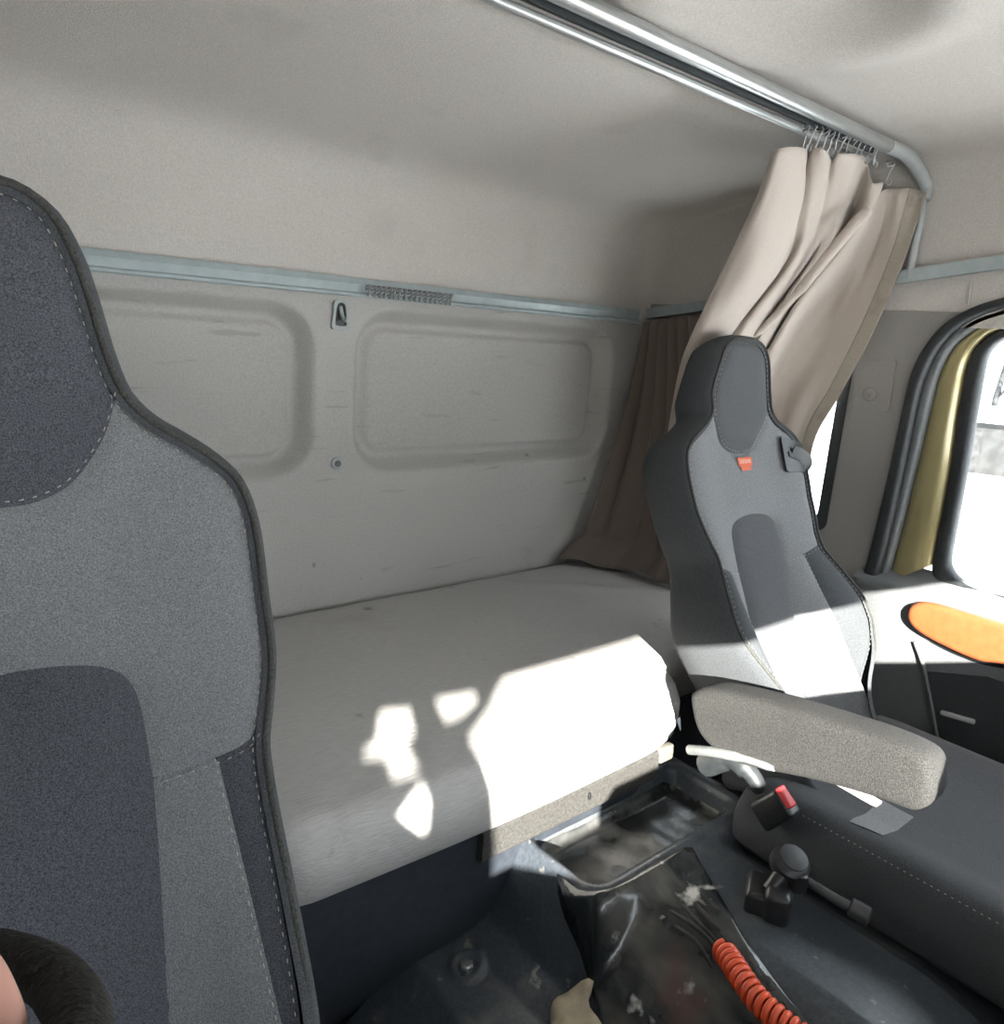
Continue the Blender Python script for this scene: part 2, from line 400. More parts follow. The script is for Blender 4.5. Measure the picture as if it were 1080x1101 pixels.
# ------------------------------------------------------------------ beige curtain on the front rail
def L(*a):
    out = []
    for (u, v, y) in a:
        p = pY(u, v, y)
        if p.x > 1.972: p = pX(u, v, 1.972)     # the cloth lies against the side wall
        out.append(p)
    return out
cols = [
 L((832,163,.905),(814,212,.96),(780,285,1.05),(745,358,1.12),(730,400,1.16),(716,480,1.2)),
 L((838,160,.885),(822,214,.94),(789,290,1.03),(752,362,1.10),(738,402,1.15),(725,480,1.2)),
 L((852,158,.875),(842,215,.925),(806,300,1.01),(764,362,1.09),(748,404,1.14),(735,480,1.2)),
 L((866,160,.890),(862,218,.93),(835,290,1.00),(784,358,1.08),(760,404,1.14),(745,480,1.2)),
 L((869,166,.925),(858,225,.975),(846,280,1.03),(790,356,1.10),(766,404,1.15),(750,480,1.2)),
 L((875,160,.900),(872,215,.945),(856,275,1.005),(800,353,1.075),(774,404,1.14),(756,480,1.2)),
 L((888,162,.880),(886,205,.93),(868,268,.995),(815,345,1.065),(784,404,1.13),(762,480,1.2)),
 L((894,172,.915),(884,222,.965),(870,280,1.025),(824,345,1.085),(790,404,1.14),(768,480,1.2)),
 L((902,166,.890),(898,205,.935),(884,262,1.00),(832,340,1.06),(796,404,1.13),(774,480,1.2)),
 L((921,166,.880),(911,207,.93),(893,262,.99),(842,336,1.06),(804,404,1.12),(780,480,1.2)),
 L((932,172,.920),(915,228,.97),(892,282,1.03),(846,345,1.09),(810,404,1.14),(786,480,1.2)),
 L((938,196,.905),(928,226,.925),(900,270,.975),(854,330,1.045),(815,404,1.12),(795,480,1.2)),
 L((950,196,.895),(936,230,.915),(910,275,.965),(862,335,1.04),(826,404,1.11),(805,480,1.2)),
 L((946,206,.915),(933,246,.955),(900,310,1.04),(862,352,1.10),(832,412,1.16),(815,480,1.2)),
 L((952,204,.930),(940,262,.99),(908,325,1.07),(872,380,1.12),(845,430,1.16),(828,490,1.2)),
 L((960,203,.920),(947,262,.96),(916,335,1.03),(880,400,1.07),(853,445,1.10),(838,500,1.15)),
 L((970,203,.900),(953,268,.94),(922,345,1.01),(888,410,1.05),(862,455,1.08),(850,505,1.12)),
 L((978,202,.890),(959,272,.935),(926,350,1.01),(893,416,1.05),(868,460,1.07),(858,508,1.12)),
]
hem = [
 L((978,202,.890),(959,272,.935),(926,350,1.01),(893,416,1.05),(868,460,1.07),(858,508,1.12)),
 L((988,204,.883),(966,275,.93),(933,352,1.005),(898,420,1.045),(873,464,1.065),(863,510,1.11)),
 L((997,207,.878),(973,278,.925),(941,354,1.0),(905,422,1.04),(878,468,1.06),(868,512,1.10)),
]
cu = empty('privacy_curtain', pY(880, 300, 1.0), 'beige pleated curtain swept diagonally behind the far seat, hooked to the ceiling rail', 'curtain')
adopt(cu, net('cloth', cols, cur1, None, 6, 8, .0022), net('hem_band', hem, curh, None, 5, 8, .0032))
adopt(cu, tube('rolled_fold', catmull([pY(933,228,.905), pY(920,240,.915), pY(893,272,.955), pY(855,318,1.02), pY(812,362,1.09)], 6), [.0125]*6+[.0125]*6+[.012]*6+[.009]*6+[.004], cur1, None, 16))
# ------------------------------------------------------------------ dark curtain in the rear corner
def rc(s, t):
    # s 0..1 across from the rear wall forwards, t 0..1 from the rail to the mattress
    top = Vector((1.958, 1.64-.26*s, side_z(1.64-.26*s)-.03))
    midx = 1.93-.10*(1-s); bx = 1.83+.05*s if s > .3 else 1.755+.30*s
    bot = Vector((bx, 1.66-.50*s, -.690))
    p = top.lerp(bot, t); p.x += .035*math.sin(PI*min(1, t*1.02))*(1-.3*s)+.06*t*(1-t)*(1-s)
    f = math.sin(s*PI*2*7.5+1.1*math.sin(3*t+s*4))*(1-.65*sstep(.75, 1, t))
    a = .017*(1-.55*t)+.012*t*math.sin(s*9+2)
    p.x -= a*f+.01; p.y += .010*math.cos(s*PI*2*7.5)*(1-t)
    if t > .9: p.x -= .13*(t-.9)/.1*(1-s*.5)*.6; p.z = max(p.z, -.698+.012*(1+math.sin(s*17))*(t-.88)/.12)
    return p
V = []; Fc = []; NS, NT = 180, 60
for j in range(NT+1):
    for i in range(NS+1): V.append(rc(i/NS, j/NT))
for j in range(NT):
    for i in range(NS): Fc.append((j*(NS+1)+i, j*(NS+1)+i+1, (j+1)*(NS+1)+i+1, (j+1)*(NS+1)+i))
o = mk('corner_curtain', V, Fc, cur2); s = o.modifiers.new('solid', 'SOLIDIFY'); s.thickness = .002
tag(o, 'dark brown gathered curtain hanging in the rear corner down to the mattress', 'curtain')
# ------------------------------------------------------------------ mattress and bunk
def rpoly(pts, n=8):
    out = []
    N = len(pts)
    for i in range(N):
        a = Vector(pts[i-1][:2]); b_ = Vector(pts[i][:2]); c_ = Vector(pts[(i+1) % N][:2]); r = pts[i][2]
        if r <= 0: out.append((b_.x, b_.y)); continue
        d1 = (a-b_).normalized(); d2 = (c_-b_).normalized()
        for k in range(n+1):
            t = k/n; p = (b_+d1*r)*(1-t)**2 + b_*2*t*(1-t) + (b_+d2*r)*t*t; out.append((p.x, p.y))
    return out
MP = rpoly([(XL+.03,1.692,.03),(XL+.03,1.0,.06),(.34,.985,.03),(.395,.872,.07),(.85,.853,.2),(1.325,.868,.11),(1.385,.995,.05),(1.97,1.0,.05),(1.97,1.692,.03)])
ol = [(p.x, p.y) for p in arcline([Vector((p[0], p[1], 0)) for p in MP], .018, True)]
vs, fs, lo = cdt(ol, .02)
def mat_top(x, y):
    d = bdist((x, y), lo); r = .045
    z = -.705
    if d < r: z -= r-math.sqrt(max(0, r*r-(r-d)**2))
    z += .006*noise.noise(Vector((x*2.2, y*2.2, 3))) + .0022*noise.noise(Vector((x*9, y*4, 1)))
    z += .010*math.exp(-(((x-1.62)*.8+(y-1.42))/.03)**2)*math.exp(-((x-1.6)/.22)**2)
    return z
V = [(x, y, mat_top(x, y)) for x, y in vs]; n0 = len(V); Fc = list(fs)
from collections import Counter
cnt = Counter()
for f in fs:
    for i in range(len(f)): cnt[(f[i], f[(i+1) % len(f)])] += 1
be = [(a, b) for (a, b) in cnt if (b, a) not in cnt]
cx, cy = .85, 1.3
lay = [(-.775, 0), (-.81, .004), (-.838, .022)]
idx = {}
bvs = sorted({a for a, b in be})
nrm = {}
for (a, b) in be:
    e = Vector((vs[b][0]-vs[a][0], vs[b][1]-vs[a][1])); nn = Vector((e.y, -e.x)).normalized()
    for k in (a, b): nrm[k] = nrm.get(k, Vector((0, 0))) + nn
for li, (z, ins) in enumerate(lay):
    for a in bvs:
        nn = nrm[a].normalized(); idx[(li, a)] = len(V); V.append((vs[a][0]-nn.x*ins, vs[a][1]-nn.y*ins, z))
for (a, b) in be:
    pa, pb = a, b
    for li in range(len(lay)):
        Fc.append((pa, pb, idx[(li, b)], idx[(li, a)])); pa, pb = idx[(li, a)], idx[(li, b)]
vb, fb, _ = cdt([(V[idx[(len(lay)-1, a)]][0], V[idx[(len(lay)-1, a)]][1]) for a in [p[0] for p in [(i,) for i in range(len(ol))]] if (len(lay)-1, a) in idx], .3) if False else ([], [], None)
mt = empty('mattress', (.85, 1.3, -.838), 'off-white stained bunk mattress lying behind the seats', 'mattress')
adopt(mt, mk('cover', V, Fc, mattM))
# piping along the lower front edge
PP = [Vector((x, y, -.772)) for x, y in ol if y < 1.25]
bp = rpoly([(XL+.03,1.692,0),(XL+.03,1.02,.05),(.36,1.0,.03),(.41,.905,.05),(1.27,.905,.07),(1.33,1.01,.05),(1.97,1.02,.05),(1.97,1.692,0)])
bb = rpoly([(XL+.03,1.692,0),(XL+.03,1.1,.05),(.40,1.08,.05),(.46,1.0,.06),(1.20,1.0,.09),(1.27,1.08,.05),(1.97,1.10,.05),(1.97,1.692,0)])
bk = empty('bunk_base', (.85, 1.3, ZF), 'dark navy moulded bunk base under the mattress', 'bunk base')
V = []; Fc = []; zl = [(-.840, 0), (-.90, 0), (-1.0, .05), (-1.09, .3), (-1.16, .75), (-1.215, 1)]
n = len(bp)
for z, t in zl:
    for p, q in zip(bp, bb): V.append((p[0]+(q[0]-p[0])*t, p[1]+(q[1]-p[1])*t, z))
for k in range(len(zl)-1):
    for i in range(n): Fc.append((k*n+i, k*n+(i+1) % n, (k+1)*n+(i+1) % n, (k+1)*n+i))
Fc.append(tuple(range(n)))
adopt(bk, mk('box', V, Fc, bunkM, None, True, 50))
# board clipped under the mattress edge, right half of the front
a = pY(548, 888, .893); b_ = pY(716, 786, .893)
V = []; Fc = []
prof = [(.893, -.845), (.888, -.852), (.888, -.905), (.893, -.912), (.906, -.912), (.906, -.845)]
xs = [.775, .79, 1.0, 1.15, 1.255]
for x in xs:
    for (y, z) in prof: V.append((x, y, z))
for k in range(len(xs)-1):
    for i in range(6): Fc.append((k*6+i, k*6+(i+1) % 6, (k+1)*6+(i+1) % 6, (k+1)*6+i))
Fc += [tuple(range(6)), tuple((len(xs)-1)*6+i for i in range(6))]
adopt(bk, mk('front_board', V, Fc, panelM, None, True, 30), rbox('board_clip', (1.275, .892, -.856), (.045, .02, .036), .006, clipM),
      rbox('latch', (1.04, .886, -.872), (.006, .006, .014), .002, blackP))
# ------------------------------------------------------------------ seats
def seat_back(root, O, k, extras=True):
    c = math.sqrt(1+k*k); O = Vector(O); Vv = Vector((0, k, 1))/c; Nn = Vector((0, -1, k))/c
    WT = [(-.70,.165),(-.56,.135),(-.40,.080),(-.25,.034),(-.12,.018),(.03,.018),(.09,.006),(.14,0)]
    def h(u, v):
        w = lerpl(WT, v)*sstep(.075, .20, abs(u))
        hd = .34*max(0, v-.02) if v < .2 else .34*.18+.12*(v-.2)
        hd *= sstep(.0, .06, v)
        return w + hd - .010*(sstep(.04, .14, abs(u))*sstep(.08, .14, v)) + .006*math.exp(-((v+.33)/.12)**2)*(1-sstep(.05, .12, abs(u)))
    WU = [(-.66,0),(-.55,0),(-.5,.012),(-.43,.042),(-.38,.040),(-.33,.026),(-.25,.006),(-.2,0)] if extras else [(0, 0)]
    def wu(u, v): return u+lerpl(WU, v)*sstep(.12, .20, u)
    def mp(u, v, d=0, x=0): return O + Vector((wu(u, v), 0, 0)) + Vv*v + Nn*(h(u, v)+d)
    half = [(.0,.260),(.035,.257),(.064,.240),(.081,.210),(.093,.17),(.102,.13),(.113,.094),(.138,.070),(.170,.052),(.200,.034),(.224,.008),(.233,-.035),(.231,-.10),(.221,-.165),(.203,-.215),(.196,-.25),(.197,-.30),(.203,-.376),(.210,-.47),(.214,-.56),(.214,-.66)]
    DW = [(-.66,-.06),(-.55,-.05),(-.5,-.025),(-.43,.014),(-.38,.033),(-.33,.034),(-.25,.012),(-.2,0),(.08,.002),(.13,.016),(.3,.014)] if extras else [(-.56,-.048),(-.45,-.030),(-.35,-.018),(-.22,-.003),(-.1,-.016),(.03,-.020),(.085,-.004),(.2,-.008),(.26,-.004)]
    half = [(a+lerpl(DW, b)*min(1, a/.06), b-(.012*sstep(.10, .24, b) if extras else 0)) for a, b in half]
    R = [Vector((a, b, 0)) for a, b in catmull2(half, 5)]
    Lf = [Vector((-p.x, p.y, 0)) for p in reversed(R[1:])]
    sil = R + [Vector((.16, -.70, 0)), Vector((0, -.705, 0)), Vector((-.16, -.70, 0))] + Lf   # clockwise
    sil = arcline(sil, .011, True)
    # shell: rings from the front edge round to the back
    N = len(sil); nr = []
    for i in range(N):
        t = sil[(i+1) % N]-sil[i-1]; nr.append(Vector((-t.y, t.x, 0)).normalized())
    cen = Vector((0, -.2, 0))
    if sum((sil[i]-cen).dot(nr[i]) for i in range(N)) < 0: nr = [-a for a in nr]
    rings = [(-.012, -.003), (-.004, .001), (.003, -.004), (.009, -.016), (.013, -.035), (.014, -.060), (.010, -.082), (-.004, -.100), (-.03, -.110)]
    V = []; Fc = []
    for off, dn in rings:
        for p, q in zip(sil, nr):
            w = p+q*off
            base = h(p.x, p.y)
            f = min(1, max(0, (-dn-.01)/.07)); bb_ = base*(1-f)+f*min(base, .36*max(0, p.y-.02)*sstep(0, .06, p.y))
            V.append(O + Vector((wu(w.x, p.y), 0, 0)) + Vv*w.y + Nn*(bb_+dn))
    for r in range(len(rings)-1):
        for i in range(N): Fc.append((r*N+i, r*N+(i+1) % N, (r+1)*N+(i+1) % N, (r+1)*N+i))
    Fc.append(tuple((len(rings)-1)*N+i for i in range(N)))
    shell = mk('backrest', V, Fc, seatB)
    ins = [p-q*.010 for p, q in zip(sil, nr)]
    base_p = patch('backing_pad', [(p.x, p.y) for p in ins], lambda u, v, d: mp(u, v, -.007), seatB, None, .02, 0)
    base_p.parent = shell
    parts = [shell]
    # outline arcs shared by the panels
    def off(arc, d): 
        res = []
        for i, p in enumerate(arc):
            t = arc[min(i+1, len(arc)-1)]-arc[max(i-1, 0)]; q = Vector((t.y, -t.x, 0)).normalized(); res.append(p+q*d)
        return res
    Rin = [p for p in R]; Rin = [Vector((p.x, p.y, 0)) for p in Rin]
    inR = off(Rin, .010)
    if inR[30].x > Rin[30].x: inR = off(Rin, -.010)
    inR[0].x = 0
    neck = min(range(len(inR)), key=lambda i: (inR[i]-Vector((.105, .090, 0))).length)
    waist = min(range(len(inR)), key=lambda i: (inR[i]-Vector((.190, -.236, 0))).length)
    headR = inR[:neck+1]; shR = inR[neck:waist+1]; bolR = inR[waist:]
    hb = [Vector((a, b, 0)) for a, b in catmull2([(headR[-1].x, headR[-1].y), (.086, .052), (.060, .018), (.030, .003), (0, 0)], 6)]
    mir = lambda a: [Vector((-p.x, p.y, 0)) for p in reversed(a)]
    head = headR + hb[1:] + mir(hb[:-1])[0:] + mir(headR)[1:-1]
    head = dedupe(head)
    lumT = [Vector((a, b, 0)) for a, b in catmull2([(0, -.138), (.035, -.141), (.066, -.149), (.085, -.165), (.092, -.195), (.094, -.257)], 6)]
    ws = [Vector((a, b, 0)) for a, b in catmull2([(shR[-1].x, shR[-1].y), (.172, -.243), (.147, -.250), (.094, -.257)], 5)]
    should = dedupe(shR + ws[1:] + list(reversed(lumT))[1:] + mir(list(reversed(lumT)))[0:][::1])
    # shoulder panel: neck > edge > waist seam > lumbar edge > mirrored
    half_s = shR + ws[1:] + list(reversed(lumT))[1:]
    hbi = list(reversed(hb))
    should = dedupe(half_s + mir(half_s)[1:] + [Vector((-p.x, p.y, 0)) for p in hb[1:]] + [Vector((p.x, p.y, 0)) for p in reversed(hb[1:-1])])
    lumB = [Vector((a, b, 0)) for a, b in catmull2([(.094, -.257), (.088, -.36), (.081, -.47), (.078, -.58), (.076, -.67)], 6)]
    lum = dedupe(lumT + lumB[1:] + mir(lumT[0:] + lumB[1:])[0:-1])
    st = [Vector((a, b, 0)) for a, b in catmull2([(.147, -.250), (.150, -.33), (.153, -.43), (.155, -.54), (.157, -.67)], 6)]
    strip = dedupe([Vector((.094, -.257, 0))] + list(reversed(ws))[1:6] + st + list(reversed(lumB)))
    strip = dedupe([ws[-1]] + [p for p in reversed(ws) if .094 < p.x <= .1475] + st + list(reversed(lumB))[:-1])
    bol = dedupe([p for p in reversed(ws) if p.x >= .1465] + bolR[1:] + list(reversed(st))[:-1])
    def pc(nm, poly, m, sp=.012):
        o = patch(nm, [(p.x, p.y) for p in poly], lambda u, v, d: mp(u, v, d), m, None, sp); parts.append(o); return o
    pc('head_panel', head, seatC if extras else seatD)
    pc('shoulder_panel', should, seatL)
    pc('lumbar_panel', lum, seatD if not extras else seatC)
    pc('side_panel', strip, seatL); pc('side_panel', [Vector((-p.x, p.y, 0)) for p in strip], seatL)
    pc('bolster_panel', bol, seatB if extras else seatD); pc('bolster_panel', [Vector((-p.x, p.y, 0)) for p in bol], seatB if extras else seatD)
    # stitching
    def dashes(lines):
        V = []; Fc = []
        for ln, du in lines:
            pts = arcline(ln, .0035)
            for i in range(0, len(pts)-2, 3):
                a, b2 = pts[i], pts[i+1].lerp(pts[i+2], .0)
                tubegeo([mp(a.x, a.y, du-.0002), mp(b2.x, b2.y, du-.0002)], .0005, 4, V, Fc)
        return V, Fc
    inner = lambda arc, d: off(arc, d)
    sR = off(inR, .0045); sR = sR if sR[30].x < inR[30].x else off(inR, -.0045)
    hb2 = [Vector((p.x*.985, p.y+.004, 0)) for p in hb]
    ws2 = [Vector((p.x, p.y-.004, 0)) for p in ws]; stl = [Vector((p.x-.004, p.y, 0)) for p in st]
    allL = []
    for ln in (sR, hb2, ws2, stl):
        allL.append((ln, .0004)); allL.append(([Vector((-p.x, p.y, 0)) for p in ln], .0004))
    V, Fc = dashes(allL); so = mk('stitching', V, Fc, stitch); parts.append(so); so['label'] = 'pale stitching'
    ed = []
    # olive welt along the edge
    welt = [mp(p.x, p.y, .0005) for p in [p-q*.004 for p, q in zip(sil, nr)]]
    V, Fc = tubegeo(welt + [welt[0]], .0032, 8, cap=False); wo = mk('edge_welt', V, Fc, edgeM); parts.append(wo)
    adopt(root, *parts)
    return mp, h
def catmull2(pts, n): return [(p.x, p.y) for p in catmull([Vector((a, b, 0)) for a, b in pts], n)]
def dedupe(pts):
    out = []
    for p in pts:
        if not out or (p-out[-1]).length > 1e-4: out.append(p)
    if (out[0]-out[-1]).length < 1e-4: out.pop()
    return out
def cushion(root, xc, y0, y1, ztop, hw=.275, bx=0):
    # extruded padded profile with rounded front and rear
    pr = [(-hw+.02,-.15),(-hw+.004,-.13),(-hw,-.08),(-hw,-.03),(-hw+.006,-.010),(-hw+.022,.002),(-hw+.05,.004),(-hw+.09,-.008),(-hw+.13,-.020),(-.06,-.026),(0,-.027)]
    pr = pr + [(-a, b) for a, b in reversed(pr[:-1])]
    ys = [(y1, .05), (y1-.012, .018), (y1-.035, .004)] + [(y1-.035-(y1-y0-.09)*i/14, 0) for i in range(1, 14)] + [(y0+.055, .0), (y0+.03, .010), (y0+.01, .03), (y0, .07)]
    V = []; Fc = []; n = len(pr)
    for y, dz in ys:
        for a, b in pr:
            V.append((xc+a*(1-dz*.5), y, ztop+(b-dz if b > -.06 else b)))
    for k in range(len(ys)-1):
        for i in range(n): Fc.append((k*n+i, k*n+(i+1) % n, (k+1)*n+(i+1) % n, (k+1)*n+i))
    Fc += [tuple(range(n)), tuple((len(ys)-1)*n+i for i in range(n))]
    cs = mk('seat_cushion', V, Fc, seatB, None, True, 60)
    for s in (-1, 1):
        V = []; Fc = []
        ln = arcline([(xc+s*(hw-.006), y0+.06, ztop-.0085), (xc+s*(hw-.006), y1-.05, ztop-.0085)], .0035)
        for i in range(0, len(ln)-2, 3): tubegeo([ln[i], ln[i+1]], .0006, 4, V, Fc)
        stt = mk('stitching', V, Fc, stitch); stt.parent = cs
    base = rbox('seat_base', (xc+bx, (y0+y1)/2+.03, (ztop-.15+ZF)/2), (.34, y1-y0-.12, ztop-.15-ZF), .02, blackP)
    adopt(root, cs, base)
    return cs
near = empty('cab_seat', (.085, .5, ZF), 'large charcoal and grey cab seat nearest the camera, cut by the photo edge', 'seat')
seat_back(near, (.085, .75, -.174), .36, False)
cushion(near, .085, .03, .60, -.80)
far = empty('cab_seat', (1.53, .6, ZF), 'charcoal and grey cab seat beside the window, half in sunlight with raised armrest', 'seat')
mpF, hF = seat_back(far, (1.53, .97, -.228), .40, True)
csF = cushion(far, 1.525, .05, .70, -.805, .275, .095)
q = [pZ(912, 891, -.815), pZ(948, 860, -.83), pZ(983, 879, -.83), pZ(948, 906, -.815)]
# grey patch across the cushion
xa, xb, ya, yb = 1.30, 1.47, .445, .53
V = []; Fc = []
PRC = [(-.275+.006,-.010),(-.253,.002),(-.225,.004),(-.185,-.008),(-.145,-.020),(-.06,-.026),(0,-.027)]
for j in range(7):
    for i in range(13):
        t = i/12; p = q[0].lerp(q[1], t); p2 = q[3].lerp(q[2], t); p = p.lerp(p2, j/6)
        zz = -.805+lerpl([(a+1.525, b) for a, b in PRC], p.x)+.0015
        V.append((p.x, p.y, zz))
for j in range(6):
    for i in range(12): Fc.append((j*13+i, j*13+i+1, (j+1)*13+i+1, (j+1)*13+i))
adopt(far, mk('cushion_panel', V, Fc, seatL))
# tag on the backrest
V = []; Fc = []
def tagquad(u0, u1, v0, v1, d, V, Fc):
    b = len(V)
    for v in (v0, v1):
        for i in range(7): V.append(mpF(u0+(u1-u0)*i/6, v, d))
    for i in range(6): Fc.append((b+i, b+i+1, b+7+i+1, b+7+i))
tagquad(-.024, .030, -.030, -.010, .003, V, Fc); tagquad(-.016, .022, -.040, -.030, .003, V, Fc)
tg = mk('logo_tag', V, Fc, tagm); tg['label'] = 'small orange-red woven tag'
V = []; Fc = []
for i in range(8):
    u = -.019+i*.0056; tagquad(u, u+.0035, -.024, -.015, .0036, V, Fc)
tgw = mk('lettering', V, Fc, tagw); tgw.parent = tg
adopt(far, tg)
# belt guide and belt
def gm(a, b, d): return mpF(a, b, .004+d)
g = rpoly([(.142,.030,.008),(.215,.010,.008),(.205,-.060,.008),(.140,-.055,.008)], 4)
gd = plate('belt_guide', g, gm, .006, blackP, None, [], .02)
sl = plate('slot', rpoly([(.155,-.006,.004),(.198,-.022,.004),(.196,-.036,.004),(.155,-.020,.004)], 3), lambda a, b, d: mpF(a, b, .0105+d), .002, blackR, None, [], .02)
sl.parent = gd
bl = catmull([mpF(.165,-.014,.010), mpF(.195,-.03,.012), mpF(.222,-.052,.004), mpF(.243,-.09,-.035), mpF(.248,-.20,-.07), mpF(.25,-.30,-.09), mpF(.25,-.5,-.10)], 6)
V, Fc = tubegeo(bl, 1, prof=[(.022,.0012),(.022,-.0012),(-.022,-.0012),(-.022,.0012)])
belt = mk('seat_belt', V, Fc, blackR, None, True, 30)
adopt(far, gd, belt)
# armrest
AX = 1.225
ao = [(742,752),(748,743),(765,742),(800,749),(850,762),(900,778),(950,795),(985,811),(998,824),(1001,845),(998,864),(986,872),(972,870),(940,858),(900,846),(860,836),(820,828),(785,818),(762,802),(748,782)]
pl = [pX(u, v, AX-.035) for u, v in ao]
pl2 = arcline(catmull([Vector((p.y, p.z, 0)) for p in pl], 4, True), .008, True)
N = len(pl2); nr = []
cen = sum(pl2, Vector((0, 0, 0)))/N
for i in range(N):
    t = pl2[(i+1) % N]-pl2[i-1]; nr.append(Vector((t.y, -t.x, 0)).normalized())
if sum((pl2[i]-cen).dot(nr[i]) for i in range(N)) < 0: nr = [-a for a in nr]
rg = [(-.014, -.038), (-.006, -.036), (0, -.029), (.002, -.015), (.002, .015), (0, .029), (-.006, .036), (-.014, .038)]
V = []; Fc = []
for off_, dx in rg:
    for p, w in zip(pl2, nr): V.append((AX+dx, p.x+w.x*off_, p.y+w.y*off_))
for r in range(len(rg)-1):
    for i in range(N): Fc.append((r*N+i, r*N+(i+1) % N, (r+1)*N+(i+1) % N, (r+1)*N+i))
Fc += [tuple(range(N)), tuple((len(rg)-1)*N+i for i in range(N))]
arm = mk('armrest', V, Fc, armM, None, True, 60)
lv = tube('adjuster_lever', catmull([pX(742, 806, 1.20), pX(765, 808, 1.19), pX(800, 815, 1.19), pX(833, 826, 1.19)], 5), [.010]*5+[.010]*5+[.008]*5+[.006], greyR, None, 12)
br = tube('hinge_bracket', catmull([pX(760, 822, 1.235), pX(785, 815, 1.225), pX(806, 830, 1.225), pX(818, 850, 1.235)], 5), [.024]*5+[.021]*5+[.016]*5+[.012], blackR, None, 14)
cl = rbox('clip', (pX(915, 845, 1.21)+Vector((0, 0, -.004))), (.02, .10, .008), .003, greyP, None, 2, Matrix.Rotation(math.radians(4), 3, 'X'))
lv.parent = arm; br.parent = arm; cl.parent = arm
adopt(far, arm)
bs = pX(845, 857, 1.225)
Rb = Matrix.Rotation(math.radians(38), 3, 'X')
bk_ = rbox('belt_buckle', bs+Vector((.004, .018, -.035)), (.036, .055, .075), .008, blackP, None, 3, Rb)
bb_ = rbox('release_button', bs, (.022, .040, .012), .004, redP, None, 2, Rb); bb_.parent = bk_; bb_['label'] = 'red release button'
adopt(far, bk_)
# ------------------------------------------------------------------ right side wall, quarter window, door
def sx(x): return lambda a, b, d: Vector((x+d, a, b))
def X2(u, v, x=2.0): p = pX(u, v, x); return (p.y, p.z)
seal_o = [(1080,318),(1045,329),(1016,345),(994,369),(980,394),(972,420),(962,467),(943,550),(925,622)]
door_in = [(1080,325),(1047,336),(1020,352),(1000,376),(988,400),(980,425),(970,474),(952,556),(934,628)]
door_top = [X2(*p) for p in door_in]
door_hole = [(p.x, p.y) for p in catmull([Vector((a, b, 0)) for a, b in door_top], 4)]
door_hole = [(-.45, door_hole[0][1]+.015), (.2, door_hole[0][1]+.012)] + door_hole + [(door_hole[-1][0], -1.15), (-.45, -1.15)]
qw = rpoly([(.990,.10,.03),(.990,-.455,.03),(1.32,-.455,.05),(1.32,.10,.05)], 5)
wallo = [(-.75, .12), (YR+.01, .12), (YR+.01, ZF), (-.75, ZF)]
def wx(a, b, d): return Vector((2.0+d, a, b))
struct(plate('wall_right', wallo, wx, .05, sidem, None, [door_hole, qw], .12), 'grey plastic side wall with the door pillar and rear quarter window', 'wall')
w1 = empty('window_1', (2.02, 1.15, -.2), 'narrow bright quarter window behind the far seat', 'window', None, 'structure')
wg = plate('glass', qw, lambda a, b, d: Vector((2.03+d, a, b)), .004, glassM, None, [], .2)
iq = rpoly([(1.005,.085,.03),(1.005,-.44,.03),(1.305,-.44,.05),(1.305,.085,.05)], 5)
wgk = plate('gasket', rpoly([(.978,.112,.03),(.978,-.467,.03),(1.332,-.467,.05),(1.332,.112,.05)], 5), lambda a, b, d: Vector((1.994+d, a, b)), .03, blackR, None, [iq], .05)
adopt(w1, wg, wgk)
# upper door-side trim seam, belt anchor cover and cap
anchor = empty('belt_anchor_cover', pX(940, 415, 1.995), 'square grey belt anchor cover with round cap on the door pillar', 'cover')
A = [X2(922, 388), X2(966, 386), X2(957, 443), X2(918, 445)]
pc_ = X2(937, 424)
adopt(anchor, plate('plate', rpoly([(a, b, .012) for a, b in A], 4), lambda a, b, d: Vector((1.999-d, a, b)), .005, sidem, None, [], .03),
      tube('cap', [(1.996, pc_[0], pc_[1]), (1.990, pc_[0], pc_[1]), (1.987, pc_[0], pc_[1])], [.017, .017, .012], sidem, None, 26),
      tube('bolt', [(1.988, pc_[0], pc_[1]), (1.984, pc_[0], pc_[1])], [.005, .004], sidem, None, 6))
sm = [pX(1045, 302, 1.999), pX(1041, 328, 1.999)]
struct(tube('trim_1', sm, .0022, greyP, None, 6), 'pale vertical seam in the trim above the door', 'trim')
